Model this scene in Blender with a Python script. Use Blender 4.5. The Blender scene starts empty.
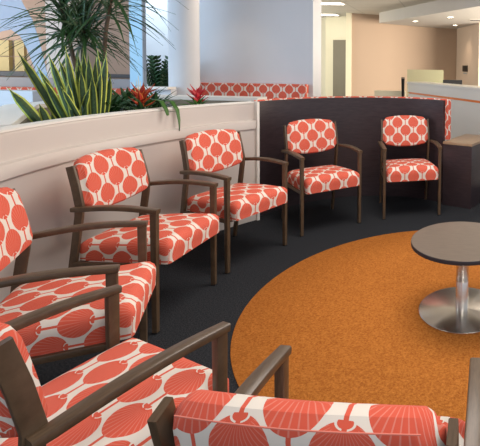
import bpy, bmesh, math, random
from mathutils import Vector, Matrix
random.seed(7)
SC = bpy.context.scene
COL = SC.collection
PI = math.pi

# ------------------------------------------------------------------ camera
cam_data = bpy.data.cameras.new('camera')
cam = bpy.data.objects.new('camera', cam_data)
COL.objects.link(cam)
SC.camera = cam
cam_data.sensor_width = 36.0
cam_data.lens = 36.0 * 452.31 / 480.0
cam_data.shift_x = -218.53 / 480.0
cam_data.shift_y = -137.17 / 480.0
cam_data.clip_start = 0.05
cam.matrix_world = (Matrix.Translation((0, 0, 1.434)) @ Matrix.Rotation(PI/2 - 0.0447, 4, 'X')
                    @ Matrix.Rotation(0.0165, 4, 'Z'))

# ------------------------------------------------------------------ world, lights, exposure
SC.view_settings.view_transform = 'Standard'
SC.view_settings.look = 'None'
SC.view_settings.gamma = 1.0
SC.view_settings.use_curve_mapping = False
SC.view_settings.exposure = -0.08
world = bpy.data.worlds.new('room_ambient')
SC.world = world
world.use_nodes = True
bg = world.node_tree.nodes['Background']
bg.inputs[0].default_value = (0.85, 0.90, 1.0, 1)
bg.inputs[1].default_value = 0.9


def area(name, loc, target, sx, sy, power, color):
    d = bpy.data.lights.new(name, 'AREA')
    d.shape = 'RECTANGLE'
    d.size = sx
    d.size_y = sy
    d.energy = power
    d.color = color
    o = bpy.data.objects.new(name, d)
    COL.objects.link(o)
    o.location = loc
    v = Vector(target) - Vector(loc)
    o.rotation_euler = v.to_track_quat('-Z', 'Y').to_euler()
    return o


WARM = (1.0, 0.86, 0.70)
area('lounge_light', (-0.2, 3.0, 2.66), (-0.2, 3.0, 0), 1.6, 1.2, 70, (1.0, 0.93, 0.86))
area('lounge_light', (0.7, 0.7, 2.66), (0.4, 1.1, 0), 1.6, 1.2, 55, (1.0, 0.95, 0.90))
area('window_daylight', (-5.6, 2.2, 1.9), (-2.8, 5.2, 1.5), 2.4, 1.8, 95, (0.50, 0.74, 1.0))
area('planter_light', (-4.2, 2.2, 2.6), (-2.9, 3.6, 1.2), 1.0, 0.8, 30, (0.72, 0.87, 1.0))
area('side_fill', (-4.35, 5.6, 2.55), (-3.7, 6.2, 1.6), 0.8, 0.4, 16, (0.72, 0.88, 1.0))  # added pale blue fill that brightens the wall behind the opening
area('reception_fill', (3.6, 8.0, 1.5), (-1.0, 10.5, 1.7), 2.4, 2.2, 650, (1.0, 0.87, 0.70))  # added fill panel out of frame for reception walls and ceiling, no window there
area('corridor_fill', (-5.4, 9.4, 1.5), (-3.2, 12.3, 1.9), 1.6, 1.8, 110, (1.0, 0.95, 0.78))  # added fill hidden behind the booth wall, lifts the corridor walls; not a window
area('side_room_fill', (-9.2, 6.2, 1.6), (-6.5, 8.0, 1.6), 2.0, 1.6, 70, (1.0, 0.90, 0.80))  # unseen light panel added past the left edge to fill the side room


def spot(loc, power, ang=100):
    d = bpy.data.lights.new('downlight_lamp', 'SPOT')
    d.energy = power
    d.spot_size = math.radians(ang)
    d.spot_blend = 0.7
    d.shadow_soft_size = 0.04
    d.color = (1.0, 0.78, 0.54)
    o = bpy.data.objects.new('downlight_lamp', d)
    COL.objects.link(o)
    o.location = loc


for p_ in ((-1.03, 10.54, 2.43), (-0.20, 9.55, 2.43), (-0.11, 11.41, 2.43), (1.2, 8.2, 2.43)):
    spot(p_, 22)
spot((-2.78, 5.28, 2.66), 14, 80)


# ------------------------------------------------------------------ node helpers
class NG:
    def __init__(s, mat):
        mat.use_nodes = True
        s.nt = mat.node_tree
        s.bsdf = s.nt.nodes['Principled BSDF']

    def n(s, t, **kw):
        x = s.nt.nodes.new(t)
        for k, v in kw.items():
            setattr(x, k, v)
        return x

    def link(s, a, b):
        s.nt.links.new(a, b)

    def m(s, op, a, b=0.0, c=0.0):
        x = s.n('ShaderNodeMath', operation=op)
        for i, v in enumerate((a, b, c)):
            if isinstance(v, (int, float)):
                x.inputs[i].default_value = v
            else:
                s.link(v, x.inputs[i])
        return x.outputs[0]

    def mix(s, f, a, b):
        x = s.n('ShaderNodeMix', data_type='RGBA')
        if isinstance(f, (int, float)):
            x.inputs[0].default_value = f
        else:
            s.link(f, x.inputs[0])
        for i, v in ((6, a), (7, b)):
            if isinstance(v, tuple):
                x.inputs[i].default_value = (*v, 1)
            else:
                s.link(v, x.inputs[i])
        return x.outputs[2]

    def noise(s, scale, detail=3, vec=None, rough=0.5):
        x = s.n('ShaderNodeTexNoise')
        x.inputs['Scale'].default_value = scale
        x.inputs['Detail'].default_value = detail
        x.inputs['Roughness'].default_value = rough
        if vec is None:
            vec = s.coord('Object')
        s.link(vec, x.inputs['Vector'])
        return x.outputs['Fac']

    def coord(s, which='Object'):
        return s.n('ShaderNodeTexCoord').outputs[which]

    def scale(s, vec, v):
        x = s.n('ShaderNodeMapping')
        x.inputs['Scale'].default_value = v
        s.link(vec, x.inputs['Vector'])
        return x.outputs[0]

    def ramp(s, f, lo, hi):
        x = s.n('ShaderNodeMapRange')
        x.inputs[1].default_value = lo
        x.inputs[2].default_value = hi
        s.link(f, x.inputs[0])
        return x.outputs[0]

    def bump(s, h, strength=0.2, dist=0.002):
        x = s.n('ShaderNodeBump')
        x.inputs['Strength'].default_value = strength
        x.inputs['Distance'].default_value = dist
        s.link(h, x.inputs['Height'])
        s.link(x.outputs[0], s.bsdf.inputs['Normal'])


def new_mat(name, rough=0.6, metal=0.0, spec=0.5):
    m = bpy.data.materials.new(name)
    g = NG(m)
    g.bsdf.inputs['Roughness'].default_value = rough
    g.bsdf.inputs['Metallic'].default_value = metal
    g.bsdf.inputs['Specular IOR Level'].default_value = spec
    return m, g


def plain(name, c, rough=0.6, metal=0.0, var=0.06, scale=6.0, spec=0.5):
    m, g = new_mat(name, rough, metal, spec)
    f = g.noise(scale)
    a = tuple(x * (1 - var) for x in c)
    b = tuple(min(1, x * (1 + var)) for x in c)
    g.link(g.mix(f, a, b), g.bsdf.inputs['Base Color'])
    return m


def pattern_fabric(name):
    """cream cloth printed with staggered coral fans on thin stems; uv is in metres"""
    m, g = new_mat(name, 0.85, spec=0.25)
    sep = g.n('ShaderNodeSeparateXYZ')
    g.link(g.coord('UV'), sep.inputs[0])
    X, Y = sep.outputs[0], sep.outputs[1]
    Pp, Q = 0.163, 0.157
    mask = None
    lines = None
    for ox, oy in ((0.5, 0.5), (0.0, 0.0)):
        lx = g.m('MULTIPLY', g.m('SUBTRACT', g.m('FRACT', g.m('ADD', g.m('DIVIDE', X, Pp), ox + 10)), 0.5), Pp)
        ly = g.m('MULTIPLY', g.m('SUBTRACT', g.m('FRACT', g.m('ADD', g.m('DIVIDE', Y, Q), oy + 10)), 0.5), Q)
        # egg outline: a little narrower towards the top
        wx = g.m('ADD', 1.0, g.m('MULTIPLY', g.m('MAXIMUM', ly, 0.0), 2.0))
        ex = g.m('DIVIDE', g.m('MULTIPLY', lx, wx), 0.0525)
        ey = g.m('DIVIDE', ly, 0.0545)
        r = g.m('SQRT', g.m('ADD', g.m('MULTIPLY', ex, ex), g.m('MULTIPLY', ey, ey)))
        egg = g.m('LESS_THAN', r, 1.0)
        # small ring at the foot of each fan
        cy = g.m('ADD', ly, 0.052)
        d2 = g.m('SQRT', g.m('ADD', g.m('MULTIPLY', lx, lx), g.m('MULTIPLY', g.m('MULTIPLY', cy, cy), 2.2)))
        ring = g.m('MULTIPLY', g.m('LESS_THAN', d2, 0.0165), g.m('GREATER_THAN', d2, 0.0125))
        core = g.m('MULTIPLY', g.m('LESS_THAN', d2, 0.0126), g.m('GREATER_THAN', d2, 0.0))
        core = g.m('MULTIPLY', core, g.m('GREATER_THAN', cy, -0.004))
        stem = g.m('LESS_THAN', g.m('ABSOLUTE', lx), 0.0040)
        one = g.m('MAXIMUM', g.m('MULTIPLY', egg, g.m('SUBTRACT', 1.0, ring)), g.m('MAXIMUM', stem, core))
        ang = g.m('ARCTAN2', lx, g.m('ADD', ly, 0.056))
        ln = g.m('GREATER_THAN', g.m('COSINE', g.m('MULTIPLY', ang, 42.0)), 0.80)
        ln = g.m('MULTIPLY', ln, g.m('MULTIPLY', egg, g.m('GREATER_THAN', d2, 0.024)))
        mask = one if mask is None else g.m('MAXIMUM', mask, one)
        lines = ln if lines is None else g.m('MAXIMUM', lines, ln)
    nz = g.noise(9.0)
    coral = g.mix(nz, (0.60, 0.088, 0.050), (0.69, 0.115, 0.066))
    coral = g.mix(g.m('MULTIPLY', lines, 0.22), coral, (0.72, 0.55, 0.46))
    base = g.mix(mask, (0.72, 0.65, 0.57), coral)
    g.link(base, g.bsdf.inputs['Base Color'])
    w = g.n('ShaderNodeTexNoise')
    w.inputs['Scale'].default_value = 900
    g.link(g.coord('UV'), w.inputs['Vector'])
    g.bump(w.outputs[0], 0.25, 0.001)
    return m


def carpet(name, c1, c2, scale, speck=None):
    m, g = new_mat(name, 0.95, spec=0.1)
    f = g.noise(scale, 4, rough=0.75)
    f = g.ramp(f, 0.32, 0.68)
    col = g.mix(f, c1, c2)
    big = g.noise(2.2, 2)
    col = g.mix(g.m('MULTIPLY', big, 0.18), col, c1)
    g.link(col, g.bsdf.inputs['Base Color'])
    g.bump(g.noise(scale * 1.6, 2), 0.7, 0.006)
    return m


def wood(name, c1, c2, rough=0.42, stretch=(3, 3, 40), scale=6):
    m, g = new_mat(name, rough)
    v = g.scale(g.coord('Object'), stretch)
    f = g.noise(scale, 5, vec=v, rough=0.6)
    g.link(g.mix(g.ramp(f, 0.3, 0.7), c1, c2), g.bsdf.inputs['Base Color'])
    g.bump(f, 0.06, 0.001)
    return m


M = {}
M['fabric'] = pattern_fabric('coral_fan_fabric')
M['frame'] = wood('brown_wood_frame', (0.068, 0.041, 0.022), (0.118, 0.074, 0.042), 0.36, (30, 4, 4), 5)
M['orange'] = carpet('orange_carpet', (0.27, 0.078, 0.012), (0.58, 0.215, 0.042), 90)
M['dark_carpet'] = carpet('charcoal_carpet', (0.004, 0.0045, 0.006), (0.052, 0.055, 0.062), 130)
M['white'] = plain('warm_white_laminate', (0.60, 0.535, 0.485), 0.42, var=0.02)
M['white_edge'] = plain('white_trim', (0.80, 0.76, 0.70), 0.4, var=0.02)
M['wall'] = plain('painted_wall', (0.62, 0.63, 0.66), 0.7, var=0.02)
M['dark_wood'] = wood('dark_veneer', (0.026, 0.017, 0.020), (0.046, 0.031, 0.034), 0.34, (2, 2, 14), 5)
M['tan_wood'] = wood('tan_laminate', (0.30, 0.20, 0.12), (0.38, 0.26, 0.16), 0.35, (3, 20, 3), 4)
M['table'] = wood('grey_brown_laminate', (0.125, 0.095, 0.074), (0.165, 0.128, 0.10), 0.33, (3, 25, 3), 4)
M['table_edge'] = plain('dark_edge_band', (0.035, 0.030, 0.035), 0.4)
M['black'] = plain('black_plastic', (0.015, 0.014, 0.014), 0.4)
M['taupe'] = plain('taupe_wall', (0.50, 0.37, 0.275), 0.75, var=0.03, scale=1.5)
M['pale_taupe'] = plain('pale_taupe_wall', (0.62, 0.50, 0.41), 0.75, var=0.02)
M['cream'] = plain('cream_wall', (0.75, 0.70, 0.54), 0.7, var=0.02)
M['door'] = plain('olive_grey_door', (0.17, 0.145, 0.10), 0.5)
M['ceiling'] = plain('ceiling_tile', (0.66, 0.62, 0.55), 0.8, var=0.03)
M['bulkhead'] = plain('bulkhead_paint', (0.62, 0.59, 0.56), 0.7, var=0.02)
M['orange_stripe'] = plain('orange_stripe', (0.78, 0.20, 0.03), 0.4)
M['desk'] = plain('desk_white', (0.72, 0.69, 0.63), 0.4, var=0.02)
M['soil'] = carpet('potting_soil', (0.006, 0.005, 0.004), (0.05, 0.035, 0.022), 60)
M['stone'] = plain('planter_lining', (0.22, 0.19, 0.14), 0.8, var=0.3, scale=14)
M['yellow_panel'] = plain('yellow_cream_panel', (0.50, 0.42, 0.20), 0.6, var=0.03)
M['rail_blue'] = plain('dark_blue_rail', (0.06, 0.075, 0.10), 0.5)
M['grey_blue'] = plain('grey_blue_panel', (0.33, 0.36, 0.40), 0.6)
M['pink_beige'] = plain('pink_beige_wall', (0.44, 0.33, 0.27), 0.7, var=0.03)
M['stem'] = plain('plant_stem', (0.10, 0.065, 0.04), 0.8, var=0.3, scale=30)
M['red_leaf'] = None


def leaf_mat(name, mid, edge, thr, rough=0.45, band=True):
    """leaf material; uv.x runs across the leaf (-1..1), uv.y along it"""
    m, g = new_mat(name, rough)
    sep = g.n('ShaderNodeSeparateXYZ')
    g.link(g.coord('UV'), sep.inputs[0])
    ax = g.m('ABSOLUTE', sep.outputs[0])
    f = g.ramp(ax, thr, thr + 0.08)
    v = g.n('ShaderNodeMapping')
    v.inputs['Scale'].default_value = (1.2, 14, 1)
    g.link(g.coord('UV'), v.inputs[0])
    nz = g.noise(1.6, 3, vec=v.outputs[0])
    nz = g.ramp(nz, 0.42, 0.62)
    dark = tuple(x * (0.60 if band else 0.75) for x in mid)
    g.link(g.mix(f, g.mix(nz, dark, mid), edge), g.bsdf.inputs['Base Color'])
    return m


M['snake'] = leaf_mat('snake_plant_leaf', (0.035, 0.085, 0.022), (0.50, 0.54, 0.08), 0.62, 0.6)
M['dracaena'] = leaf_mat('dracaena_leaf', (0.030, 0.085, 0.025), (0.06, 0.15, 0.05), 0.9, band=False)
M['broad'] = leaf_mat('broad_green_leaf', (0.022, 0.075, 0.018), (0.035, 0.10, 0.03), 0.9, band=False)
M['light_leaf'] = leaf_mat('light_green_leaf', (0.07, 0.19, 0.03), (0.12, 0.24, 0.05), 0.85, band=False)
M['bract_orange'] = leaf_mat('orange_red_bract', (0.46, 0.032, 0.012), (0.66, 0.22, 0.03), 0.80, band=False)
M['bract_red'] = leaf_mat('crimson_bract', (0.62, 0.02, 0.035), (0.62, 0.08, 0.08), 0.75, band=False)
M['pale_leaf'] = plain('pale_yellow_bract', (0.75, 0.62, 0.30), 0.5)

mt, g = new_mat('brushed_steel', 0.26, 1.0)
sp = g.n('ShaderNodeSeparateXYZ')
g.link(g.coord('Object'), sp.inputs[0])
rr = g.m('SQRT', g.m('ADD', g.m('MULTIPLY', sp.outputs[0], sp.outputs[0]), g.m('MULTIPLY', sp.outputs[1], sp.outputs[1])))
cmb = g.n('ShaderNodeCombineXYZ')
g.link(g.m('MULTIPLY', rr, 600.0), cmb.inputs[0])
g.link(g.m('MULTIPLY', sp.outputs[2], 300.0), cmb.inputs[1])
f = g.noise(1.0, 2, vec=cmb.outputs[0])
g.link(g.mix(f, (0.66, 0.63, 0.58), (0.82, 0.79, 0.74)), g.bsdf.inputs['Base Color'])
g.bsdf.inputs['Anisotropic'].default_value = 0.9
g.bsdf.inputs['Anisotropic Rotation'].default_value = 0.25
tg = g.n('ShaderNodeTangent', direction_type='RADIAL', axis='Z')
g.link(tg.outputs[0], g.bsdf.inputs['Tangent'])
M['steel'] = mt

mt, g = new_mat('frosted_film', 0.5)
g.bsdf.inputs['Base Color'].default_value = (0.45, 0.62, 0.78, 1)
g.bsdf.inputs['Alpha'].default_value = 0.45
M['film'] = mt
mt, g = new_mat('tinted_glass', 0.35)
g.bsdf.inputs['Base Color'].default_value = (0.40, 0.66, 0.84, 1)
g.bsdf.inputs['Alpha'].default_value = 0.8
M['glass'] = mt
mt, g = new_mat('frosted_screen', 0.5)
g.bsdf.inputs['Base Color'].default_value = (0.62, 0.62, 0.40, 1)
g.bsdf.inputs['Alpha'].default_value = 0.6
M['screen_glass'] = mt


def emis(name, c, s):
    m, g = new_mat(name)
    g.bsdf.inputs['Base Color'].default_value = (*c, 1)
    g.bsdf.inputs['Emission Color'].default_value = (*c, 1)
    g.bsdf.inputs['Emission Strength'].default_value = s
    return m


M['lamp'] = emis('lamp_glow', (1.0, 0.88, 0.66), 12)
M['tube'] = emis('panel_light_glow', (1.0, 0.95, 0.82), 8)


# ------------------------------------------------------------------ object helpers
def link(name, bm, mat, parent=None, smooth=True, mats=None):
    me = bpy.data.meshes.new(name)
    bmesh.ops.recalc_face_normals(bm, faces=bm.faces)
    bm.to_mesh(me)
    bm.free()
    for mm in (mats or [mat]):
        me.materials.append(mm)
    if smooth:
        for p in me.polygons:
            p.use_smooth = True
        try:
            me.set_sharp_from_angle(angle=math.radians(38))
        except Exception:
            pass
    o = bpy.data.objects.new(name, me)
    COL.objects.link(o)
    if parent:
        o.parent = parent
    return o


def empty(name, loc=(0, 0, 0), rz=0.0):
    o = bpy.data.objects.new(name, None)
    o.empty_display_size = 0.1
    COL.objects.link(o)
    o.location = loc
    o.rotation_euler = (0, 0, rz)
    return o


def tag(o, label, cat, group=None):
    o['label'] = label
    o['category'] = cat
    if group:
        o['group'] = group
    return o


def struct(o):
    o['kind'] = 'structure'
    return o


def copy_tree(o, parent=None):
    c = o.copy()
    COL.objects.link(c)
    c.parent = parent
    for ch in list(o.children):
        copy_tree(ch, c)
    return c


def add_box(bm, lo, hi, bev=0.0):
    x0, y0, z0 = lo
    x1, y1, z1 = hi
    vs = [bm.verts.new(p) for p in ((x0, y0, z0), (x1, y0, z0), (x1, y1, z0), (x0, y1, z0),
                                    (x0, y0, z1), (x1, y0, z1), (x1, y1, z1), (x0, y1, z1))]
    fs = [bm.faces.new([vs[i] for i in q]) for q in
          ((3, 2, 1, 0), (4, 5, 6, 7), (0, 1, 5, 4), (1, 2, 6, 5), (2, 3, 7, 6), (3, 0, 4, 7))]
    if bev:
        es = list({e for f_ in fs for e in f_.edges})
        bmesh.ops.bevel(bm, geom=es, offset=bev, segments=2, affect='EDGES', profile=0.7)


def box(name, lo, hi, mat, parent=None, bev=0.0):
    bm = bmesh.new()
    add_box(bm, lo, hi, bev)
    return link(name, bm, mat, parent)


def add_prism(bm, pts, z0, z1):
    lo = [bm.verts.new((x, y, z0)) for x, y in pts]
    hi = [bm.verts.new((x, y, z1)) for x, y in pts]
    bm.faces.new(lo[::-1])
    bm.faces.new(hi)
    n = len(pts)
    for i in range(n):
        bm.faces.new((lo[i], lo[(i + 1) % n], hi[(i + 1) % n], hi[i]))


def prism(name, pts, z0, z1, mat, parent=None, bev=0.0):
    bm = bmesh.new()
    add_prism(bm, pts, z0, z1)
    if bev:
        bmesh.ops.bevel(bm, geom=list(bm.edges), offset=bev, segments=2, affect='EDGES')
    return link(name, bm, mat, parent)


def wall_seg(name, a, b, z0, z1, th, mat, parent=None):
    """wall from a to b, thickness to the left of a->b"""
    a, b = Vector(a), Vector(b)
    d = (b - a).normalized()
    n = Vector((-d.y, d.x)) * th
    return prism(name, [a[:], b[:], (b + n)[:], (a + n)[:]], z0, z1, mat, parent)


def sweep(bm, path, sizes, side=Vector((1, 0, 0)), ch=0.3):
    """rounded-rect section swept along path; sizes = (across side, across normal)"""
    rings = []
    n = len(path)
    P = [Vector(p) for p in path]
    for i, p in enumerate(P):
        if i == 0:
            t = P[1] - P[0]
        elif i == n - 1:
            t = P[-1] - P[-2]
        else:
            t = (P[i + 1] - P[i]).normalized() + (P[i] - P[i - 1]).normalized()
        t.normalize()
        s = (side - side.dot(t) * t).normalized()
        nn = t.cross(s)
        w, h = (sizes[i] if isinstance(sizes, list) else sizes)
        w, h = w / 2, h / 2
        c = min(w, h) * ch
        sec = [(w, h - c), (w - c * 0.3, h - c * 0.3), (w - c, h), (-w + c, h), (-w + c * 0.3, h - c * 0.3), (-w, h - c),
               (-w, -h + c), (-w + c * 0.3, -h + c * 0.3), (-w + c, -h), (w - c, -h), (w - c * 0.3, -h + c * 0.3), (w, -h + c)]
        rings.append([bm.verts.new(p + s * a + nn * b) for a, b in sec])
    k = len(rings[0])
    for i in range(n - 1):
        for j in range(k):
            bm.faces.new((rings[i][j], rings[i][(j + 1) % k], rings[i + 1][(j + 1) % k], rings[i + 1][j]))
    bm.faces.new(rings[0][::-1])
    bm.faces.new(rings[-1])


def lathe(bm, prof, seg=48, c=(0, 0)):
    rings = []
    for r, z in prof:
        if r < 1e-6:
            rings.append([bm.verts.new((c[0], c[1], z))])
        else:
            rings.append([bm.verts.new((c[0] + r * math.cos(2 * PI * i / seg), c[1] + r * math.sin(2 * PI * i / seg), z))
                          for i in range(seg)])
    for a, b in zip(rings, rings[1:]):
        for i in range(seg):
            j = (i + 1) % seg
            q = [a[i % len(a)], a[j % len(a)], b[j % len(b)], b[i % len(b)]]
            u = []
            for v in q:
                if v not in u:
                    u.append(v)
            if len(u) > 2:
                bm.faces.new(u)


def arc_sweep(bm, prof_fn, c, a0, a1, n, close_ends=True):
    """closed (radius, z) profile swept round centre c between two angles"""
    rings = []
    for i in range(n + 1):
        t = i / n
        a = a0 + (a1 - a0) * t
        rings.append([bm.verts.new((c[0] + r * math.cos(a), c[1] + r * math.sin(a), z)) for r, z in prof_fn(t)])
    k = len(rings[0])
    uvl = bm.loops.layers.uv.verify()
    for i in range(n):
        for j in range(k):
            bm.faces.new((rings[i][j], rings[i][(j + 1) % k], rings[i + 1][(j + 1) % k], rings[i + 1][j]))
    if close_ends:
        bm.faces.new(rings[0][::-1])
        bm.faces.new(rings[-1])
    return uvl


# ------------------------------------------------------------------ the setting
FLOOR_LO, FLOOR_HI = (-9.5, -1.2), (3.2, 14.0)
struct(box('floor', (*FLOOR_LO, -0.1), (*FLOOR_HI, 0.0), M['dark_carpet']))

# ceiling of square tiles with a shallow grid
bm = bmesh.new()
add_box(bm, (FLOOR_LO[0], FLOOR_LO[1], 2.70), (FLOOR_HI[0], FLOOR_HI[1], 2.8))
ceil = struct(link('ceiling', bm, M['ceiling']))
g = NG(M['ceiling'])
br = g.n('ShaderNodeTexBrick')
br.offset = 0
br.inputs['Scale'].default_value = 1
br.inputs['Brick Width'].default_value = 1.2
br.inputs['Row Height'].default_value = 0.6
br.inputs['Mortar Size'].default_value = 0.012
br.inputs['Color1'].default_value = (0.66, 0.62, 0.55, 1)
br.inputs['Color2'].default_value = (0.63, 0.59, 0.52, 1)
br.inputs['Mortar'].default_value = (0.48, 0.45, 0.40, 1)
g.link(g.coord('Object'), br.inputs['Vector'])
g.link(br.outputs['Color'], g.bsdf.inputs['Base Color'])

# lowered ceiling over the reception
struct(prism('trim_1', [(-1.98, 11.2), (0.34, 7.73), (2.6, 4.35), (3.15, 4.35), (3.15, 12.9), (-0.2, 12.9)], 2.45, 2.72, M['bulkhead']))

# reception walls
struct(wall_seg('wall_back', (-2.70, 11.40), (-0.07, 12.60), 0, 2.70, 0.12, M['taupe']))
struct(prism('trim_2', [(-2.82, 11.28), (-2.70, 11.33), (-2.70, 11.46), (-2.82, 11.46)], 0, 2.70, M['cream']))
struct(wall_seg('wall_right', (-0.07, 12.60), (0.47, 10.75), 0, 2.47, 0.12, M['pale_taupe']))
struct(wall_seg('wall_far_right', (0.47, 10.75), (1.9, 10.75), 0, 2.47, 0.12, M['cream']))
# corridor wall with its door
struct(wall_seg('wall_corridor', (-4.6, 13.9), (-3.65, 12.40), 0, 2.70, 0.1, M['cream']))
wc = struct(wall_seg('wall_corridor_end', (-3.65, 12.40), (-2.60, 12.05), 0, 2.70, 0.1, M['cream']))
dr = struct(wall_seg('door_1', (-3.40, 12.29), (-2.93, 12.135), 0, 2.07, -0.03, M['door']))

# partition wall behind the booth, with a return on its right end
struct(box('wall_booth', (-3.36, 5.80, 0), (-1.87, 6.15, 2.70), M['wall']))

# wall with a window opening left of the round column
bm = bmesh.new()
add_box(bm, (-3.43, 4.90, 0), (-3.12, 5.02, 1.125))
struct(link('wall_planter', bm, M['wall']))
struct(box('trim_3', (-3.44, 4.84, 1.125), (-3.12, 4.99, 1.15), M['white_edge'], bev=0.004))
# glazed strip beside the opening
struct(box('window_1', (-3.585, 4.93, 0.0), (-3.435, 4.95, 2.70), M['glass']))
struct(box('wall_side_room', (-4.45, 6.3, 0), (-3.36, 6.4, 2.70), M['wall']))
struct(box('trim_4', (-3.437, 4.915, 0), (-3.427, 4.965, 2.70), M['grey_blue']))
# round column
bm = bmesh.new()
lathe(bm, [(0, 0), (0.155, 0), (0.155, 2.70), (0, 2.70)], 48, (-3.13, 5.16))
struct(link('trim_5', bm, M['wall']))

# room beyond the glass on the left
SR = -9.3
struct(box('wall_left', (SR, 8.1, 0), (-4.45, 8.2, 2.70), M['pink_beige']))
struct(box('trim_6', (-7.06, 7.75, 0), (-6.75, 8.1, 2.70), M['wall']))
struct(box('trim_7', (-7.44, 7.80, 0), (-7.08, 8.1, 2.70), M['pink_beige']))
bm = bmesh.new()
for x0 in (-9.2, -7.88):
    for z0, z1 in ((1.21, 1.46), (1.475, 1.75)):
        add_box(bm, (x0, 8.03, z0), (-7.98 if x0 < -8.5 else -7.71, 8.1, z1))
struct(link('window_2', bm, M['yellow_panel']))
struct(box('trim_8', (SR, 8.02, 1.12), (-7.40, 8.1, 1.20), M['rail_blue']))
struct(box('trim_9', (-7.44, 7.76, 1.12), (-7.08, 7.80, 1.20), M['rail_blue']))
struct(box('trim_10', (-6.30, 8.05, 1.12), (-5.84, 8.1, 1.18), M['rail_blue']))

# ------------------------------------------------------------------ round orange carpet
CX, CY = -0.05, 2.70
bm = bmesh.new()
lathe(bm, [(0, 0), (1.175, 0), (1.18, 0.004), (1.176, 0.007), (0, 0.007)], 128)
rug = link('rug', bm, M['orange'])
rug.location = (CX, CY, 0.0)
tag(rug, 'round bright orange carpet circle set in the charcoal carpet under the low table', 'rug')

# ------------------------------------------------------------------ curved white planter
A0, A1 = math.radians(142.0), math.radians(212.0)
pl = empty('planter', (CX, CY, 0))
tag(pl, 'long curved white planter wall filled with plants behind the left row of chairs', 'planter')


def front_prof(t):
    gz, lz = 0.836, 0.900
    return [(2.245, 0.0), (2.245, gz), (2.228, gz), (2.226, lz + 0.004), (2.229, lz + 0.009),
            (2.260, lz + 0.013), (2.264, lz + 0.016), (2.262, 1.045), (2.262, 1.062), (2.268, 1.070), (2.335, 1.070), (2.335, 0.0)]


bm = bmesh.new()
arc_sweep(bm, front_prof, (0, 0), A0, A1, 60)
link('front_wall', bm, M['white'], pl)
bm = bmesh.new()
arc_sweep(bm, lambda t: [(2.256, 1.064), (2.256, 1.074), (2.262, 1.078), (2.340, 1.078), (2.340, 1.064)], (0, 0), A0, A1, 60)
link('rim', bm, M['white_edge'], pl)
bm = bmesh.new()
arc_sweep(bm, lambda t: [(2.232, 0.0), (2.232, 0.075), (2.246, 0.08), (2.246, 0.0)], (0, 0), A0, A1, 60)
link('skirting', bm, M['white'], pl)
# end post where the planter meets the dark partition
bm = bmesh.new()
add_box(bm, (-0.022, -0.055, 0), (0.0, 0.10, 1.078))
ep = link('end_panel', bm, M['white_edge'], pl)
ep.location = (2.262 * math.cos(A0), 2.262 * math.sin(A0), 0)
ep.rotation_euler = (0, 0, A0 - PI / 2)


def back_line(pts, th, z0, z1, mat, name):
    bm = bmesh.new()
    P = [Vector(p) for p in pts]
    out = []
    for i, p in enumerate(P):
        if i == 0:
            d = (P[1] - P[0]).normalized()
        elif i == len(P) - 1:
            d = (P[-1] - P[-2]).normalized()
        else:
            d = ((P[i + 1] - P[i]).normalized() + (P[i] - P[i - 1]).normalized()).normalized()
        out.append(p + Vector((-d.y, d.x)) * th)
    poly = [tuple(p) for p in P] + [tuple(p) for p in reversed(out)]
    poly = [(x - CX, y - CY) for x, y in poly]
    add_prism(bm, poly, z0, z1)
    return link(name, bm, mat, pl)


BL = [(-2.40, 2.42), (-3.28, 3.52), (-3.36, 4.35), (-3.0, 4.56), (-2.0, 4.50)]
back_line(BL, 0.03, 0.6, 1.045, M['stone'], 'lining')
bl2 = [(x - 0.004, y + 0.0) for x, y in BL]
back_line(bl2, 0.20, 1.045, 1.078, M['white_edge'], 'back_ledge')
back_line([(-2.43, 2.44), (-3.31, 3.54), (-3.39, 4.38), (-3.0, 4.59), (-2.0, 4.53)], 0.14, 0.0, 1.045, M['white'], 'back_wall')
# soil bed
soil_pts = [(2.33 * math.cos(a), 2.33 * math.sin(a)) for a in [A0 + (math.radians(187) - A0) * i / 30 for i in range(31)]]
soil_pts += [(x - CX, y - CY) for x, y in BL]
bm = bmesh.new()
add_prism(bm, soil_pts, 0.90, 0.96)
so = link('soil', bm, M['soil'], pl)

# white low wall in the next room, left behind the planter
t = box('low_screen', (-5.6, 4.62, 0), (-4.36, 4.80, 1.10), M['wall'], bev=0.008)
tag(t, 'low white screen standing beyond the planter at the far left edge', 'screen')

# ------------------------------------------------------------------ dark booth partition with padded back
def circ3(a, b, c):
    ax, ay = a; bx, by = b; cx, cy = c
    d = 2 * (ax * (by - cy) + bx * (cy - ay) + cx * (ay - by))
    ux = ((ax**2 + ay**2) * (by - cy) + (bx**2 + by**2) * (cy - ay) + (cx**2 + cy**2) * (ay - by)) / d
    uy = ((ax**2 + ay**2) * (cx - bx) + (bx**2 + by**2) * (ax - cx) + (cx**2 + cy**2) * (bx - ax)) / d
    return ux, uy, math.hypot(ax - ux, ay - uy)


J0, J1, J2 = (-1.848, 4.105), (-1.17, 4.83), (-0.155, 4.665)
bx_, by_, br_ = circ3(J0, J1, J2)
ba0 = math.atan2(J0[1] - by_, J0[0] - bx_)
ba1 = math.atan2(J2[1] - by_, J2[0] - bx_)
booth = empty('booth_partition', (bx_, by_, 0))
tag(booth, 'curved dark brown partition with a coral patterned padded back behind the two end chairs', 'partition')
bm = bmesh.new()
arc_sweep(bm, lambda t: [(br_, 0), (br_, 1.069), (br_ + 0.003, 1.072), (br_ + 0.035, 1.072), (br_ + 0.035, 0)], (0, 0), ba0 - 0.012, ba1, 48)
link('panel', bm, M['dark_wood'], booth)
bm = bmesh.new()
n = 60
uvl = bm.loops.layers.uv.verify()
prof = [(br_ + 0.036, 0.662), (br_ + 0.036, 1.070), (br_ + 0.048, 1.083), (br_ + 0.070, 1.083), (br_ + 0.08, 1.07), (br_ + 0.08, 0.662)]
ls = [0]
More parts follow.
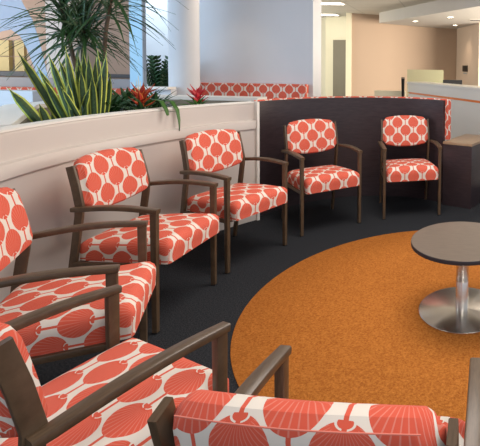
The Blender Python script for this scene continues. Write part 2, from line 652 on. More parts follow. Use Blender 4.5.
for p, q in zip(prof, prof[1:]):
    ls.append(ls[-1] + math.dist(p, q))
rings = []
e0, e1 = ba0 - 0.035, ba1 - 0.035
for i in range(n + 1):
    a = e0 + (e1 - e0) * i / n
    rings.append([bm.verts.new((r * math.cos(a), r * math.sin(a), z)) for r, z in prof])
for i in range(n):
    for j in range(len(prof) - 1):
        f_ = bm.faces.new((rings[i][j], rings[i][j + 1], rings[i + 1][j + 1], rings[i + 1][j]))
        for lp, (ii, jj) in zip(f_.loops, ((i, j), (i, j + 1), (i + 1, j + 1), (i + 1, j))):
            lp[uvl].uv = (br_ * (e1 - e0) * ii / n, ls[jj])
for rg, rev in ((rings[0], True), (rings[-1], False)):
    f_ = bm.faces.new(rg)
    for lp, (r, z) in zip(f_.loops, prof):
        lp[uvl].uv = (r - br_ + 0.045, z)
link('padded_back', bm, M['fabric'], booth)

# low dark cabinet at the end of the partition
cab = empty('low_cabinet', (-0.148, 4.60, 0), math.atan2(-0.13, 0.29))
tag(cab, 'low dark veneer cabinet with a tan top at the right end of the booth partition', 'cabinet')
box('body', (0, 0, 0.0), (0.318, 0.60, 0.630), M['dark_wood'], cab, 0.002)
box('cabinet_top', (-0.002, -0.002, 0.6305), (0.322, 0.602, 0.655), M['tan_wood'], cab, 0.002)

# padded bench against the booth wall
def uv_box(name, lo, hi, mat, parent=None, bev=0.01):
    bm = bmesh.new()
    add_box(bm, lo, hi, bev)
    uvl = bm.loops.layers.uv.verify()
    for f_ in bm.faces:
        nx, ny, nz = (abs(c) for c in f_.normal)
        for lp in f_.loops:
            c = lp.vert.co
            lp[uvl].uv = (c.x, c.y) if nz > 0.7 else ((c.y, c.z) if nx > 0.7 else (c.x, c.z))
    return link(name, bm, mat, parent)


bench = empty('booth_bench', (-2.62, 5.6, 0))
tag(bench, 'coral and cream patterned high-backed bench against the pale wall behind the planter', 'bench')
for x0, x1 in ((-0.72, -0.012), (-0.008, 0.70)):
    uv_box('backrest', (x0, 0.08, 0.48), (x1, 0.195, 1.165), M['fabric'], bench)
    uv_box('seat', (x0, -0.42, 0.36), (x1, 0.09, 0.47), M['fabric'], bench, 0.02)
box('base', (-0.72, -0.38, 0), (0.70, 0.19, 0.36), M['dark_wood'], bench)

# bench strip in the room beyond the glass
b2 = empty('window_bench', (-7.4, 6.9, 0))
tag(b2, 'long low bench with red patterned back seen through the glass at the left', 'bench')
uv_box('backrest', (-1.6, 0.12, 0.45), (2.35, 0.24, 0.985), M['fabric'], b2)
uv_box('seat', (-1.6, -0.35, 0.36), (2.35, 0.13, 0.46), M['fabric'], b2)
box('base', (-1.6, -0.32, 0), (2.35, 0.22, 0.36), M['rail_blue'], b2)
struct(box('trim_11', (-9.3, 7.2, 0), (-5.0, 7.26, 1.13), M['grey_blue']))

# frosted arch film on the glass at the far left
bm = bmesh.new()
YF = 5.0
outer = [(-5.60, 1.60), (-5.30, 1.72), (-5.13, 2.00), (-4.98, 2.22), (-4.90, 2.24), (-4.78, 2.0), (-4.70, 1.86), (-4.62, 1.60), (-4.56, 1.30), (-4.52, 1.12)]
inner = [(-4.60, 1.12), (-4.68, 1.30), (-4.76, 1.52), (-4.84, 1.68), (-4.94, 1.75), (-5.04, 1.73), (-5.16, 1.66), (-5.30, 1.45), (-5.60, 1.20)]
poly = outer + inner
fr = [bm.verts.new((x, YF, z)) for x, z in poly]
bk = [bm.verts.new((x, YF + 0.003, z)) for x, z in poly]
bm.faces.new(fr)
bm.faces.new(bk[::-1])
for i in range(len(poly)):
    j = (i + 1) % len(poly)
    bm.faces.new((fr[i], bk[i], bk[j], fr[j]))
fl = link('window_3', bm, M['film'])
struct(fl)

# ------------------------------------------------------------------ reception desk
D0, D1 = Vector((-0.84, 7.55)), Vector((0.86, 4.93))
dd = (D1 - D0)
desk = empty('reception_desk', (D0.x, D0.y, 0), math.atan2(dd.y, dd.x))
tag(desk, 'white reception desk with a thin orange stripe beyond the booth on the right', 'desk')
L = dd.length
box('front_panel', (0.0, 0.0, 0.0), (L, 0.06, 0.955), M['desk'], desk)
box('stripe', (0.05, -0.006, 0.955), (L, 0.05, 0.985), M['orange_stripe'], desk)
box('upper_panel', (0.0, -0.01, 0.985), (L, 0.07, 1.12), M['desk'], desk)
box('counter_top', (-0.02, -0.02, 1.12), (L, 0.34, 1.15), M['desk'], desk, 0.003)
box('side_panel', (0.0, 0.06, 0.0), (0.04, 0.32, 1.12), M['desk'], desk)
t = box('low_counter', (-1.62, 8.70, 0.0), (-1.02, 8.76, 0.93), M['cream'])
tag(t, 'low cream counter panel left of the white reception desk', 'counter')
t = box('desk_screen', (-0.98, 8.60, 0.75), (-0.29, 8.615, 1.345), M['screen_glass'], bev=0.002)
tag(t, 'pale frosted glass screen standing on the far side of the reception desk', 'screen')
t = box('side_table', (-1.0, 8.57, 0), (-0.2, 9.1, 0.75), M['desk'], bev=0.005)
tag(t, 'white work table hidden behind the reception counter under the frosted screen', 'table')
mo = empty('monitor', (-0.10, 7.5, 0.76))
tag(mo, 'black computer monitor peeking above the reception counter', 'monitor')
bm = bmesh.new(); add_box(bm, (-0.16, -0.012, 0.16), (0.16, 0.012, 0.435), 0.004)
link('display', bm, M['black'], mo)
box('stand', (-0.02, 0.013, 0.0), (0.02, 0.03, 0.25), M['black'], mo)
box('foot', (-0.10, -0.06, 0.0), (0.10, 0.09, 0.012), M['black'], mo)
t = box('work_desk', (-0.45, 7.2, 0), (0.5, 7.9, 0.76), M['desk'], bev=0.004)
tag(t, 'white work desk under the black monitor behind the reception counter', 'desk')
oc = empty('office_chair', (-0.99, 8.05, 0), 0.12)
tag(oc, 'black office chair seen edge-on at the left end of the reception desk', 'chair')
bm = bmesh.new(); sweep(bm, [(0, 0, 0.55), (0, -0.03, 0.80), (0, -0.05, 1.20)], [(0.03, 0.05), (0.04, 0.24), (0.06, 0.34)], Vector((1, 0, 0)))
link('backrest', bm, M['black'], oc)
box('seat', (-0.02, -0.02, 0.42), (0.42, 0.40, 0.50), M['black'], oc, 0.03)
bm = bmesh.new(); lathe(bm, [(0, 0.02), (0.24, 0.02), (0.24, 0.045), (0.03, 0.09), (0.03, 0.42), (0, 0.42)], 20, (0.2, 0.2))
link('pedestal', bm, M['black'], oc)

# small picture sign on the pale wall
wr = Vector((-0.07 + 0.54 * 0.34, 12.60 - 1.85 * 0.34))
sg = empty('wall_sign', (wr.x, wr.y, 1.28), math.atan2(-1.85, 0.54))
tag(sg, 'small square grey sign on the pale wall at the far right', 'sign')
box('plate', (0.0, -0.02, 0.0), (0.42, -0.003, 0.16), M['black'], sg)
box('caption_strip', (0.05, -0.014, -0.06), (0.37, -0.003, -0.035), M['grey_blue'], sg)

# ------------------------------------------------------------------ lights in the ceilings
def downlight(x, y, z, label):
    e = empty('downlight', (x, y, z))
    tag(e, label, 'ceiling light')
    bm = bmesh.new()
    lathe(bm, [(0.052, 0.004), (0.052, -0.006), (0.078, -0.006), (0.080, 0.004)], 24)
    link('ring', bm, M['white_edge'], e)
    bm = bmesh.new()
    lathe(bm, [(0, -0.004), (0.052, -0.004), (0.052, 0.003), (0, 0.003)], 24)
    link('lens', bm, M['lamp'], e)
    return e


downlight(-1.03, 10.54, 2.446, 'glowing round downlight, leftmost of the three in the lowered ceiling')
downlight(-0.20, 9.55, 2.446, 'glowing round downlight nearest the viewer in the lowered ceiling at right')
downlight(-0.11, 11.41, 2.446, 'glowing round downlight close to the far corner of the lowered ceiling')
downlight(-7.0, 7.35, 2.696, 'round downlight seen between the long plant leaves at top left')
downlight(-8.0, 7.55, 2.696, 'round downlight in the side room left of the white post')
for k, (x, y, lab) in enumerate(((-2.75, 9.55, 'long white ceiling light panel nearer of the two above the corridor'),
                                 (-3.45, 11.75, 'long white ceiling light panel farther back above the corridor door'))):
    e = empty('ceiling_light', (x, y, 2.696), -0.05)
    tag(e, lab, 'ceiling light')
    box('frame', (-0.32, -0.17, -0.010), (0.32, 0.17, 0.004), M['white_edge'], e)
    box('diffuser', (-0.29, -0.13, -0.014), (0.29, 0.13, -0.009), M['tube'], e)
e = empty('air_vent', (0.42, 10.1, 2.446))
tag(e, 'dark slotted air vent in the lowered ceiling at the right edge', 'vent')
box('frame', (-0.2, -0.1, -0.006), (0.2, 0.1, 0.004), M['bulkhead'], e)
bm = bmesh.new()
for i in range(4):
    add_box(bm, (-0.18, -0.075 + i * 0.04, -0.010), (0.18, -0.055 + i * 0.04, -0.005))
link('slots', bm, M['black'], e)

# ------------------------------------------------------------------ low round table
tb = empty('coffee_table', (0.040, 2.590, 0.007))
tag(tb, 'low round grey-brown table on a brushed steel pedestal standing on the orange carpet', 'table')
bm = bmesh.new()
lathe(bm, [(0, 0.3925), (0.294, 0.3925), (0.3005, 0.396), (0.3015, 0.410), (0.2995, 0.4155), (0.2995, 0.4165), (0, 0.4165)], 96)
link('edge_band', bm, M['table_edge'], tb)
bm = bmesh.new()
lathe(bm, [(0, 0.4165), (0.2985, 0.4165), (0.297, 0.4185), (0, 0.4185)], 96)
link('tabletop', bm, M['table'], tb)
bm = bmesh.new()
lathe(bm, [(0, 0.012), (0.037, 0.012), (0.037, 0.172), (0.0355, 0.174), (0.0355, 0.177), (0.037, 0.179), (0.037, 0.3925), (0, 0.3925)], 48)
link('column', bm, M['steel'], tb)
bm = bmesh.new()
lathe(bm, [(0, 0.0), (0.246, 0.0), (0.252, 0.004), (0.252, 0.008), (0.246, 0.012), (0, 0.0135)], 96)
link('base', bm, M['steel'], tb)

# ------------------------------------------------------------------ chairs
def ss(a, b, x):
    x = max(0.0, min(1.0, (x - a) / (b - a)))
    return x * x * (3 - 2 * x)


def cushion_seat():
    """upholstered seat, local origin at seat centre; +y is the front"""
    bm = bmesh.new()
    uvl = bm.loops.layers.uv.verify()
    W2, YB, YF, R = 0.245, -0.205, 0.313, 0.048   # half width, rear, front, edge radius
    TOP, BOT = 0.474, 0.360

    def edge(d, lim):
        # arc-length d from centre -> (position, drop)
        flat = lim - R
        s = -1 if d < 0 else 1
        d = abs(d)
        if d <= flat:
            return s * d, 0.0
        q = d - flat
        ql = R * PI / 2
        if q <= ql:
            a = q / R
            return s * (flat + R * math.sin(a)), R * (1 - math.cos(a))
        return s * (lim - 0.004 * ss(0, 0.05, q - ql)), R + (q - ql)
    drop = TOP - BOT
    La = (W2 - R) + R * PI / 2 + (drop - R)
    yc, H = (YB + YF) / 2, (YF - YB) / 2
    Lb = (H - R) + R * PI / 2 + (drop - R)
    na, nb = 34, 36
    grid = []
    for i in range(na + 1):
        a = -La + 2 * La * i / na
        x, dx = edge(a, W2)
        row = []
        for j in range(nb + 1):
            b = -Lb + 2 * Lb * j / nb
            y, dy = edge(b, H)
            d = min(drop, math.hypot(dx, dy)) if (dx < R or dy < R) else drop
            # rounded plan corners
            xx, yy = x, y
            kx, ky = abs(x) - (W2 - 0.036), abs(y) - (H - 0.036)
            if kx > 0 and ky > 0:
                h = math.hypot(kx, ky)
                if h > 0.036:
                    xx = math.copysign(W2 - 0.036 + kx * 0.036 / h, x)
                    yy = math.copysign(H - 0.036 + ky * 0.036 / h, y)
            crown = 0.022 * (1 - (xx / W2) ** 2) * (1 - (yy / H) ** 2)
            slope = 0.012 * (yy / H)          # front edge sits a little higher
            z = TOP - d + crown + slope * (1 - d / drop)
            # narrower towards the back
            xs = xx * (1 - 0.05 * ss(0.1, -0.25, yy))
            v = bm.verts.new((xs, yc + yy, z))
            row.append((v, a, -b))
        grid.append(row)
    for i in range(na):
        for j in range(nb):
            q = [grid[i][j], grid[i + 1][j], grid[i + 1][j + 1], grid[i][j + 1]]
            f_ = bm.faces.new([t_[0] for t_ in q])
            for lp, t_ in zip(f_.loops, q):
                lp[uvl].uv = (t_[1], -t_[2] * -1.0)
    bound = [r for r in grid[0]] + [grid[i][nb] for i in range(1, na + 1)] + [grid[na][j] for j in range(nb - 1, -1, -1)] + [grid[i][0] for i in range(na - 1, 0, -1)]
    bm.faces.new([t_[0] for t_ in bound])
    bmesh.ops.remove_doubles(bm, verts=bm.verts, dist=0.0002)
    return bm


def back_half_width(z):
    # half width of the backrest as a function of height
    t = (z - 0.60) / 0.32
    return 0.230 - 0.006 * ss(0.5, 1.0, t)


def cushion_back():
    bm = bmesh.new()
    uvl = bm.loops.layers.uv.verify()
    nu, nz = 28, 22
    TH = 0.070

    def edges(u):               # u in -1..1 -> bottom and top z of the outline
        k = abs(u)
        top = 0.910 - 0.024 * k ** 2.2 - 0.030 * ss(0.86, 1.0, k)
        bot = 0.598 + 0.036 * k ** 2.0 + 0.030 * ss(0.86, 1.0, k)
        return bot, top

    def plane_y(z, u):
        # lean back towards the top, slight wrap-round in plan
        lean = -0.180 - 0.22 * (z - 0.66)
        return lean - 0.012 + 0.034 * u * u

    loops = []
    for i in range(nu + 1):
        u = -1 + 2 * i / nu
        u = math.copysign(1 - (1 - abs(u)) ** 1.25, u)
        bot, top = edges(u)
        prof = []
        th = TH * (1 - 0.78 * ss(0.88, 1.0, abs(u)) ** 1.2)
        hh = top - bot
        r = th / 2
        puff = 0.010 * (1 - u * u)
        nfr = 12
        acc = 0
        for k in range(nfr + 1):          # front, bottom to top
            tt = k / nfr
            z = bot + r + (hh - 2 * r) * tt
            prof.append((th / 2 + puff * math.sin(PI * tt), z))
        for k in range(1, 5):             # over the top
            a = PI * k / 5
            prof.append((th / 2 * math.cos(a), top - r + r * math.sin(a)))
        for k in range(nfr + 1):          # back, top to bottom
            tt = 1 - k / nfr
            z = bot + r + (hh - 2 * r) * tt
            prof.append((-th / 2 - 0.3 * puff * math.sin(PI * tt), z))
        for k in range(1, 5):             # underneath
            a = PI + PI * k / 5
            prof.append((th / 2 * math.cos(a), bot + r + r * math.sin(a)))
        ring = []
        s = prof[0][1]
        prev = prof[0]
        for k, (dy, z) in enumerate(prof):
            s += math.dist(prev, (dy, z))
            prev = (dy, z)
            x = u * back_half_width(z)
            ring.append((bm.verts.new((x, plane_y(z, u) + dy, z)), x, s))
        # the underside continues the print of the front face
        s = prof[0][1]
        prev = prof[0]
        for k in range(len(prof) - 1, len(prof) - 5, -1):
            s -= math.dist(prev, prof[k])
            prev = prof[k]
            ring[k] = (ring[k][0], ring[k][1], s)
        loops.append((ring, prof[0][1]))
    K = len(loops[0][0])
    for i in range(nu):
        (ra, ea), (rb, eb) = loops[i], loops[i + 1]
        for k in range(K):
            k2 = (k + 1) % K
            f_ = bm.faces.new((ra[k][0], ra[k2][0], rb[k2][0], rb[k][0]))
            uvs = [(ra[k][1], ra[k][2]), (ra[k2][1], ra[k2][2] if k2 else ea), (rb[k2][1], rb[k2][2] if k2 else eb), (rb[k][1], rb[k][2])]
            if k2 == K - 4:
                uvs = [(ra[k][1], ra[k2][2] - 0.01), (ra[k2][1], ra[k2][2]), (rb[k2][1], rb[k2][2]), (rb[k][1], rb[k2][2] - 0.01)]
            for lp, q in zip(f_.loops, uvs):
                lp[uvl].uv = (q[0], q[1] + 0.02)
    bm.faces.new([t_[0] for t_ in loops[0][0]])
    bm.faces.new([t_[0] for t_ in loops[-1][0]][::-1])
    return bm


def back_piping():
    bm = bmesh.new()
    path = []
    for i in range(25):
        u = -0.86 + 1.72 * i / 24
        k = abs(u)
        z = 0.910 - 0.024 * k ** 2.2 - 0.030 * ss(0.86, 1.0, k) - 0.010
        y = -0.180 - 0.22 * (z - 0.66) - 0.012 + 0.034 * u * u - 0.0345
        path.append((u * back_half_width(z), y, z))
    sweep(bm, path, (0.0022, 0.0022), Vector((0, 0, 1)), 0.6)
    return bm


def make_chair():
    ch = empty('armchair')
    link('seat', cushion_seat(), M['fabric'], ch)
    b = link('backrest', cushion_back(), M['fabric'], ch)
    link('piping', back_piping(), M['fabric'], b)
    for s in (-1, 1):
        # front leg
        bm = bmesh.new()
        sweep(bm, [(s * 0.262, 0.25, 0.008), (s * 0.262, 0.25, 0.40), (s * 0.262, 0.25, 0.6385)],
              [(0.024, 0.028), (0.026, 0.032), (0.027, 0.036)], Vector((1, 0, 0)))
        lg = link('front_leg', bm, M['frame'], ch)
        box('foot_glide', (s * 0.262 - 0.012, 0.237, 0.0), (s * 0.262 + 0.012, 0.263, 0.009), M['black'], lg)
        # armrest
        bm = bmesh.new()
        pts, sz = [], []
        for i in range(13):
            t_ = i / 12
            y = 0.272 - 0.462 * t_
            z = 0.6485 + 0.016 * math.sin(PI * min(1, t_ * 1.05)) - 0.002 * t_
            pts.append((s * (0.262 + 0.006 * math.sin(PI * t_)), y, z))
            sz.append((0.036 + 0.008 * math.sin(PI * t_), 0.024 if t_ < 0.93 else 0.022))
        sweep(bm, pts, sz, Vector((1, 0, 0)), 0.45)
        link('armrest', bm, M['frame'], ch)
        # back post: kinked at arm height, splayed to the floor
        bm = bmesh.new()
        sweep(bm, [(s * 0.240, -0.262, 0.008), (s * 0.240, -0.215, 0.34), (s * 0.2405, -0.176, 0.60),
                   (s * 0.2405, -0.172, 0.66), (s * 0.2395, -0.193, 0.76), (s * 0.2385, -0.222, 0.868)],
              [(0.020, 0.030), (0.020, 0.038), (0.018, 0.042), (0.018, 0.044), (0.016, 0.044), (0.016, 0.042)], Vector((1, 0, 0)))
        po = link('back_post', bm, M['frame'], ch)
        box('foot_glide', (s * 0.238 - 0.011, -0.274, 0.0), (s * 0.238 + 0.011, -0.250, 0.009), M['black'], po)
        # side rail under the seat
        bm = bmesh.new()
        sweep(bm, [(s * 0.250, 0.235, 0.352), (s * 0.243, -0.205, 0.345)], (0.018, 0.026), Vector((1, 0, 0)))
        link('side_rail', bm, M['frame'], ch)
    bm = bmesh.new()
    sweep(bm, [(-0.25, 0.22, 0.345), (0.25, 0.22, 0.345)], (0.020, 0.022), Vector((0, 1, 0)))
    link('cross_rail', bm, M['frame'], ch)
    bm = bmesh.new()
    sweep(bm, [(-0.24, -0.19, 0.345), (0.24, -0.19, 0.345)], (0.020, 0.022), Vector((0, 1, 0)))
    link('cross_rail', bm, M['frame'], ch)
    return ch


SPOTS = [
    (-0.4192, 4.2037, 2.8624, 'coral patterned armchair farthest right against the dark partition, beside the low cabinet'),
    (-1.0766, 3.8527, 2.4402, 'coral patterned armchair in front of the dark partition, second from the low cabinet'),
    (-1.4441, 3.2484, 1.9677, 'coral patterned armchair against the white planter where it meets the dark partition'),
    (-1.5616, 2.5837, 1.6137, 'coral patterned armchair against the white planter in front of the tall snake plants'),
    (-1.3988, 1.9009, 1.1373, 'coral patterned armchair cut by the left edge, its seat full in view against the planter'),
    (-0.927, 1.397, 0.418, 'coral patterned armchair in the near left corner, seen from behind its right arm post'),
    (-0.203, 1.164, 0.075, 'coral patterned armchair nearest the viewer, back turned, only back top and arms showing'),
]
proto = make_chair()
for i, (x, y, ph, lab) in enumerate(SPOTS):
    o = proto if i == 0 else copy_tree(proto)
    o.location = (x - 0.25 * math.sin(ph), y - 0.25 * math.cos(ph), 0.0)
    o.rotation_euler = (0, 0, -ph)
    tag(o, lab, 'armchair', 'armchairs in a ring around the orange carpet')


# ------------------------------------------------------------------ plants
def blade(bm, uvl, base, tip, width, bow=0.0, fold=0.25, n=8, shape='lance', side=None, sag=0.0):
    """one leaf from base to tip, with real thickness from a folded, slightly offset underside"""
    base, tip = Vector(base), Vector(tip)
    ax = tip - base
    Ln = ax.length
    up = Vector((0, 0, 1))
    if side is None:
        side = ax.cross(up)
        if side.length < 0.15 * Ln:
            side = Vector((math.cos(bow * 50 + Ln * 90), math.sin(bow * 50 + Ln * 90), 0))
    side = Vector(side)
    side = (side - side.dot(ax.normalized()) * ax.normalized()).normalized()
    nrm = side.cross(ax).normalized()
    if nrm.z < 0:
        nrm = -nrm
    rows = []
    for i in range(n + 1):
        t_ = i / n
        if shape == 'sword':
            w = width * (0.62 + 0.38 * math.sin(PI * min(1, t_ * 1.1))) * (1 - ss(0.72, 1.0, t_) ** 1.3)
        elif shape == 'strap':
            w = width * min(1, 0.4 + 3 * t_) * (1 - ss(0.45, 1.0, t_))
        else:
            w = width * max(0.12, math.sin(PI * min(1, t_ ** 0.8))) * (1 - ss(0.9, 1, t_))
        w = max(w, 0.0008) / 2
        c = base + ax * t_ + nrm * (bow * Ln * math.sin(PI * t_)) - up * (sag * Ln * t_ * t_)
        rows.append((bm.verts.new(c - side * w + nrm * w * fold), bm.verts.new(c),
                     bm.verts.new(c + side * w + nrm * w * fold), bm.verts.new(c - nrm * 0.0025), t_))
    for a, b in zip(rows, rows[1:]):
        for k, (u0, u1) in enumerate(((-1, 0), (0, 1))):
            f_ = bm.faces.new((a[k], a[k + 1], b[k + 1], b[k]))
            for lp, q in zip(f_.loops, ((u0, a[4]), (u1, a[4]), (u1, b[4]), (u0, b[4]))):
                lp[uvl].uv = q
        for p, q_ in ((0, 3), (2, 3)):
            f_ = bm.faces.new((a[q_], a[p], b[p], b[q_]))
            for lp, q in zip(f_.loops, ((0.0, a[4]), (1.0, a[4]), (1.0, b[4]), (0.0, b[4]))):
                lp[uvl].uv = q


def new_leaf_bm():
    bm = bmesh.new()
    return bm, bm.loops.layers.uv.verify()


def link_raw(name, bm, mat, parent):
    me = bpy.data.meshes.new(name)
    bm.to_mesh(me)
    bm.free()
    me.materials.append(mat)
    for p in me.polygons:
        p.use_smooth = True
    o = bpy.data.objects.new(name, me)
    COL.objects.link(o)
    o.parent = parent
    return o


SOIL = 0.96


def snake(loc, leaves, label):
    e = empty('snake_plant', (loc[0], loc[1], SOIL))
    tag(e, label, 'plant')
    for (bx, by, tx, ty, tz, w) in leaves:
        bm, uvl = new_leaf_bm()
        blade(bm, uvl, (bx, by, -0.02), (tx, ty, tz), w * 0.80, bow=random.uniform(-0.04, 0.05), fold=0.35, n=12, shape='sword',
              side=(0.80 + random.uniform(-.25, .2), 0.62 + random.uniform(-.3, .3), 0))
        link_raw('leaf', bm, M['snake'], e)
    return e


# tall cluster (coordinates along the bed; x' runs left-right as seen from the chairs)
RT = Vector((0.80, 0.60, 0))


def L_(a, b, tz, w, d0=0.0, d1=0.0):
    return (RT.x * a - RT.y * d0, RT.y * a + RT.x * d0, RT.x * b - RT.y * d1, RT.y * b + RT.x * d1, tz, w)


snake((-2.62, 3.06), [
    L_(-0.02, -0.26, 0.53, 0.062, -0.02, -0.05), L_(0.02, -0.12, 0.52, 0.060, 0.03, 0.02), L_(0.05, -0.03, 0.565, 0.060, 0.0, 0.0),
    L_(0.08, 0.02, 0.50, 0.058, 0.05, 0.06), L_(0.11, 0.09, 0.52, 0.062, -0.03, -0.02), L_(0.14, 0.14, 0.55, 0.058, 0.03, 0.02),
    L_(0.15, 0.19, 0.54, 0.058, -0.02, -0.03), L_(0.16, 0.21, 0.38, 0.055, 0.0, 0.0), L_(0.0, -0.14, 0.36, 0.055, -0.04, -0.05),
    L_(0.03, 0.10, 0.30, 0.050, -0.06, -0.08), L_(0.07, 0.05, 0.42, 0.056, -0.05, -0.04), L_(0.12, 0.11, 0.38, 0.056, -0.06, -0.06),
    L_(0.05, -0.05, 0.45, 0.055, 0.08, 0.10), L_(0.09, 0.06, 0.56, 0.055, 0.02, 0.03), L_(0.04, -0.07, 0.50, 0.05, 0.0, 0.0), L_(0.10, 0.13, 0.50, 0.055, 0.0, 0.01), L_(0.13, 0.16, 0.42, 0.055, -0.05, -0.07), L_(0.02, -0.02, 0.34, 0.05, -0.05, -0.07), L_(0.06, 0.03, 0.54, 0.05, 0.04, 0.05), L_(0.0, -0.18, 0.44, 0.05, 0.03, 0.03), L_(0.08, -0.05, 0.30, 0.045, -0.07, -0.10), L_(0.17, 0.17, 0.46, 0.050, 0.06, 0.08),
], 'dense clump of tall snake plants with yellow-edged leaves under the spiky dracaena')
snake((-2.56, 2.80), [
    L_(0.02, -0.17, 0.30, 0.075, 0.0, 0.0), L_(0.03, -0.03, 0.20, 0.060, -0.01, -0.02), L_(0.06, 0.02, 0.14, 0.04, 0.02, 0.02),
], 'small snake plant with one broad leaning leaf at the left end of the planter bed')

# dracaena with long narrow arching leaves
dr_ = empty('dracaena', (-2.93, 3.62, SOIL))
tag(dr_, 'tall spiky dracaena with long arching narrow leaves rising above the snake plants', 'plant')
trunks = [[(0.06, 0.0, -0.02), (0.08, 0.0, 0.35), (0.11, 0.0, 0.70), (0.17, 0.02, 1.12)],
          [(-0.04, 0.03, -0.02), (-0.06, 0.02, 0.25), (-0.07, 0.0, 0.50), (-0.06, 0.0, 0.76)],
          [(0.0, -0.03, -0.02), (-0.12, -0.03, 0.45), (-0.22, -0.03, 0.92)]]
for tr in trunks:
    bm = bmesh.new()
    sweep(bm, tr, (0.026, 0.026), Vector((1, 0, 0)), 0.8)
    link('stem', bm, M['stem'], dr_)
    bm, uvl = new_leaf_bm()
    hx, hy, hz = tr[-1]
    px_, py_, pz_ = tr[-2]
    nleaf = 100
    for i in range(nleaf):
        a = i * 2.39996 + random.uniform(-.3, .3)
        f_ = random.random()
        el = 1.35 - 2.0 * f_            # from upright to drooping
        s_ = random.uniform(0.0, 0.75)
        b = Vector((hx, hy, hz)).lerp(Vector((px_, py_, pz_)), s_)
        ln = random.uniform(0.36, 0.60)
        d = Vector((math.cos(a) * math.cos(el), math.sin(a) * math.cos(el) * 0.85, math.sin(el)))
        blade(bm, uvl, b, b + d * ln, random.uniform(0.016, 0.026), bow=0.07, fold=0.3, n=8, shape='strap', sag=random.uniform(0.08, 0.35) * math.cos(el))
    link_raw('foliage', bm, M['dracaena'], dr_)


def bromeliad(loc, s, mat, label, stalk=False):
    e = empty('bromeliad', (loc[0], loc[1], SOIL))
    RZ = 0.09
    tag(e, label, 'plant')
    bm, uvl = new_leaf_bm()
    for i in range(24):
        a = i * 2.4
        el = random.uniform(0.15, 1.0)
        ln = s * random.uniform(1.0, 1.5)
        d = Vector((math.cos(a) * math.cos(el), math.sin(a) * math.cos(el), math.sin(el)))
        blade(bm, uvl, (0, 0, 0.0), Vector((0, 0, RZ)) + d * ln, 0.036, bow=0.12, fold=0.3, n=8, shape='strap', sag=0.2)
    link_raw('foliage', bm, M['light_leaf'] if s < 0.16 else M['broad'], e)
    bm, uvl = new_leaf_bm()
    for i in range(22):
        a = i * 2.4
        t_ = i / 22
        el = 0.25 + 1.1 * (1 - t_) if i % 2 else 0.45 + 0.5 * t_
        z0 = RZ + 0.04 + 0.65 * s * t_
        ln = s * (0.58 + 0.20 * random.random())
        d = Vector((math.cos(a) * math.cos(el), math.sin(a) * math.cos(el), math.sin(el)))
        blade(bm, uvl, (0, 0, z0 - 0.02), Vector((0, 0, z0)) + d * ln, 0.036, bow=-0.05, fold=0.4, n=6, shape='strap')
    link_raw('flower', bm, mat, e)
    if stalk:
        bm, uvl = new_leaf_bm()
        for dx, dz in ((-0.03, 0.27), (-0.045, 0.24), (-0.015, 0.23), (-0.07, 0.22)):
            blade(bm, uvl, (-0.01, 0, 0.12), (dx, 0.01, dz + 0.09), 0.012, n=4, shape='strap')
        link_raw('pale_bract', bm, M['pale_leaf'], e)
    return e


bromeliad((-2.36, 3.36), 0.175, M['bract_orange'], 'bromeliad with a large orange-red flower in the middle of the planter', True)
bromeliad((-2.23, 3.86), 0.135, M['bract_red'], 'smaller bromeliad with a crimson star flower near the right end of the planter')


def leafy(loc, n, s, label, mat='broad', droop=()):
    e = empty('leafy_plant', (loc[0], loc[1], SOIL))
    tag(e, label, 'plant')
    bm, uvl = new_leaf_bm()
    for i in range(n):
        a = i * 2.4 + random.uniform(-.3, .3)
        el = random.uniform(0.25, 1.35)
        ln = s * random.uniform(0.7, 1.15)
        d = Vector((math.cos(a) * math.cos(el), math.sin(a) * math.cos(el), math.sin(el)))
        b = Vector((random.uniform(-.03, .03), random.uniform(-.03, .03), 0.0))
        blade(bm, uvl, b, b + d * ln, 0.045, bow=0.1, fold=0.25, n=8, sag=0.15)
    for p, q in droop:
        blade(bm, uvl, p, q, 0.035, bow=0.25, fold=0.3, n=10, shape='strap')
    link_raw('foliage', bm, M[mat], e)
    return e


leafy((-2.54, 3.30), 54, 0.30, 'low dark green leafy plant left of the orange-red bromeliad')
leafy((-2.40, 3.54), 60, 0.31, 'green leafy plant between the two bromeliads with leaves trailing over the rim')
leafy((-2.66, 3.62), 54, 0.34, 'low dark leafy plant at the back of the planter behind the orange-red bromeliad')

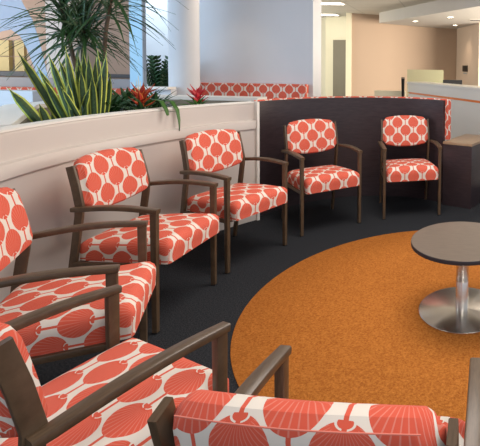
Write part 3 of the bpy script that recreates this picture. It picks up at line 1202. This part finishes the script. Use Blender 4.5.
# drooping leaf hanging down the face of the planter wall is part of the trailing plant
tp = [o for o in bpy.data.objects if o.name.startswith('leafy_plant') and 'between' in o['label']][0]
bm, uvl = new_leaf_bm()
P0 = [(0.0, 0.0, 0.10), (0.09, -0.035, 0.175), (0.19, -0.07, 0.165), (0.245, -0.088, 0.10), (0.262, -0.094, 0.02), (0.268, -0.098, -0.06)]
for off, sc in (((0, 0, 0), 1.0), ((0.02, -0.12, 0.0), 0.86)):
    prev = None
    for i, p in enumerate(P0):
        c = Vector(p) * sc + Vector(off)
        c.z = p[2] if sc == 1.0 else max(p[2], 0.06) + 0.01
        w = 0.017 * (0.5, 1, 1, 0.9, 0.6, 0.08)[i]
        sd = Vector((0.45, 0.89, 0))
        row = (bm.verts.new(c - sd * w + Vector((0.004, 0, 0))), bm.verts.new(c), bm.verts.new(c + sd * w + Vector((0.004, 0, 0))), bm.verts.new(c - Vector((0.003, 0, 0.002))))
        if prev:
            for (a, b) in ((0, 1), (1, 2), (2, 3), (3, 0)):
                f_ = bm.faces.new((prev[a], prev[b], row[b], row[a]))
                for lp in f_.loops:
                    lp[uvl].uv = (0.3, 0.5)
        prev = row
link_raw('trailing_leaf', bm, M['light_leaf'], tp)

# plant seen through the window opening, in a tall pot
zz = empty('potted_plant', (-3.58, 5.42, 0))
tag(zz, 'dark green potted plant seen through the window opening left of the round column', 'plant')
bm = bmesh.new()
lathe(bm, [(0, 0), (0.13, 0), (0.17, 0.92), (0.155, 0.92), (0.15, 0.88), (0, 0.88)], 28)
link('pot', bm, M['wall'], zz)
random.seed(5)
for i in range(22):
    a = i * 2.4
    el = random.uniform(0.95, 1.45)
    b = Vector((0.02 * math.cos(a), 0.02 * math.sin(a), 0.88))
    d = Vector((math.cos(a) * math.cos(el), math.sin(a) * math.cos(el), math.sin(el)))
    ln = random.uniform(0.38, 0.60)
    bm, uvl = new_leaf_bm()
    for k in range(12):
        t_ = 0.15 + 0.85 * k / 11
        c = b + d * ln * t_
        for s in (-1, 1):
            sd = d.cross(Vector((0, 0, 1))).normalized() * s
            q = (sd * 0.9 + d * 0.7 + Vector((0, 0, 0.15))).normalized() * 0.075
            blade(bm, uvl, c, c + q, 0.034, n=4, fold=0.2, side=d)
    blade(bm, uvl, b, b + d * ln, 0.012, n=4, shape='strap')
    link_raw('frond', bm, M['broad'], zz)
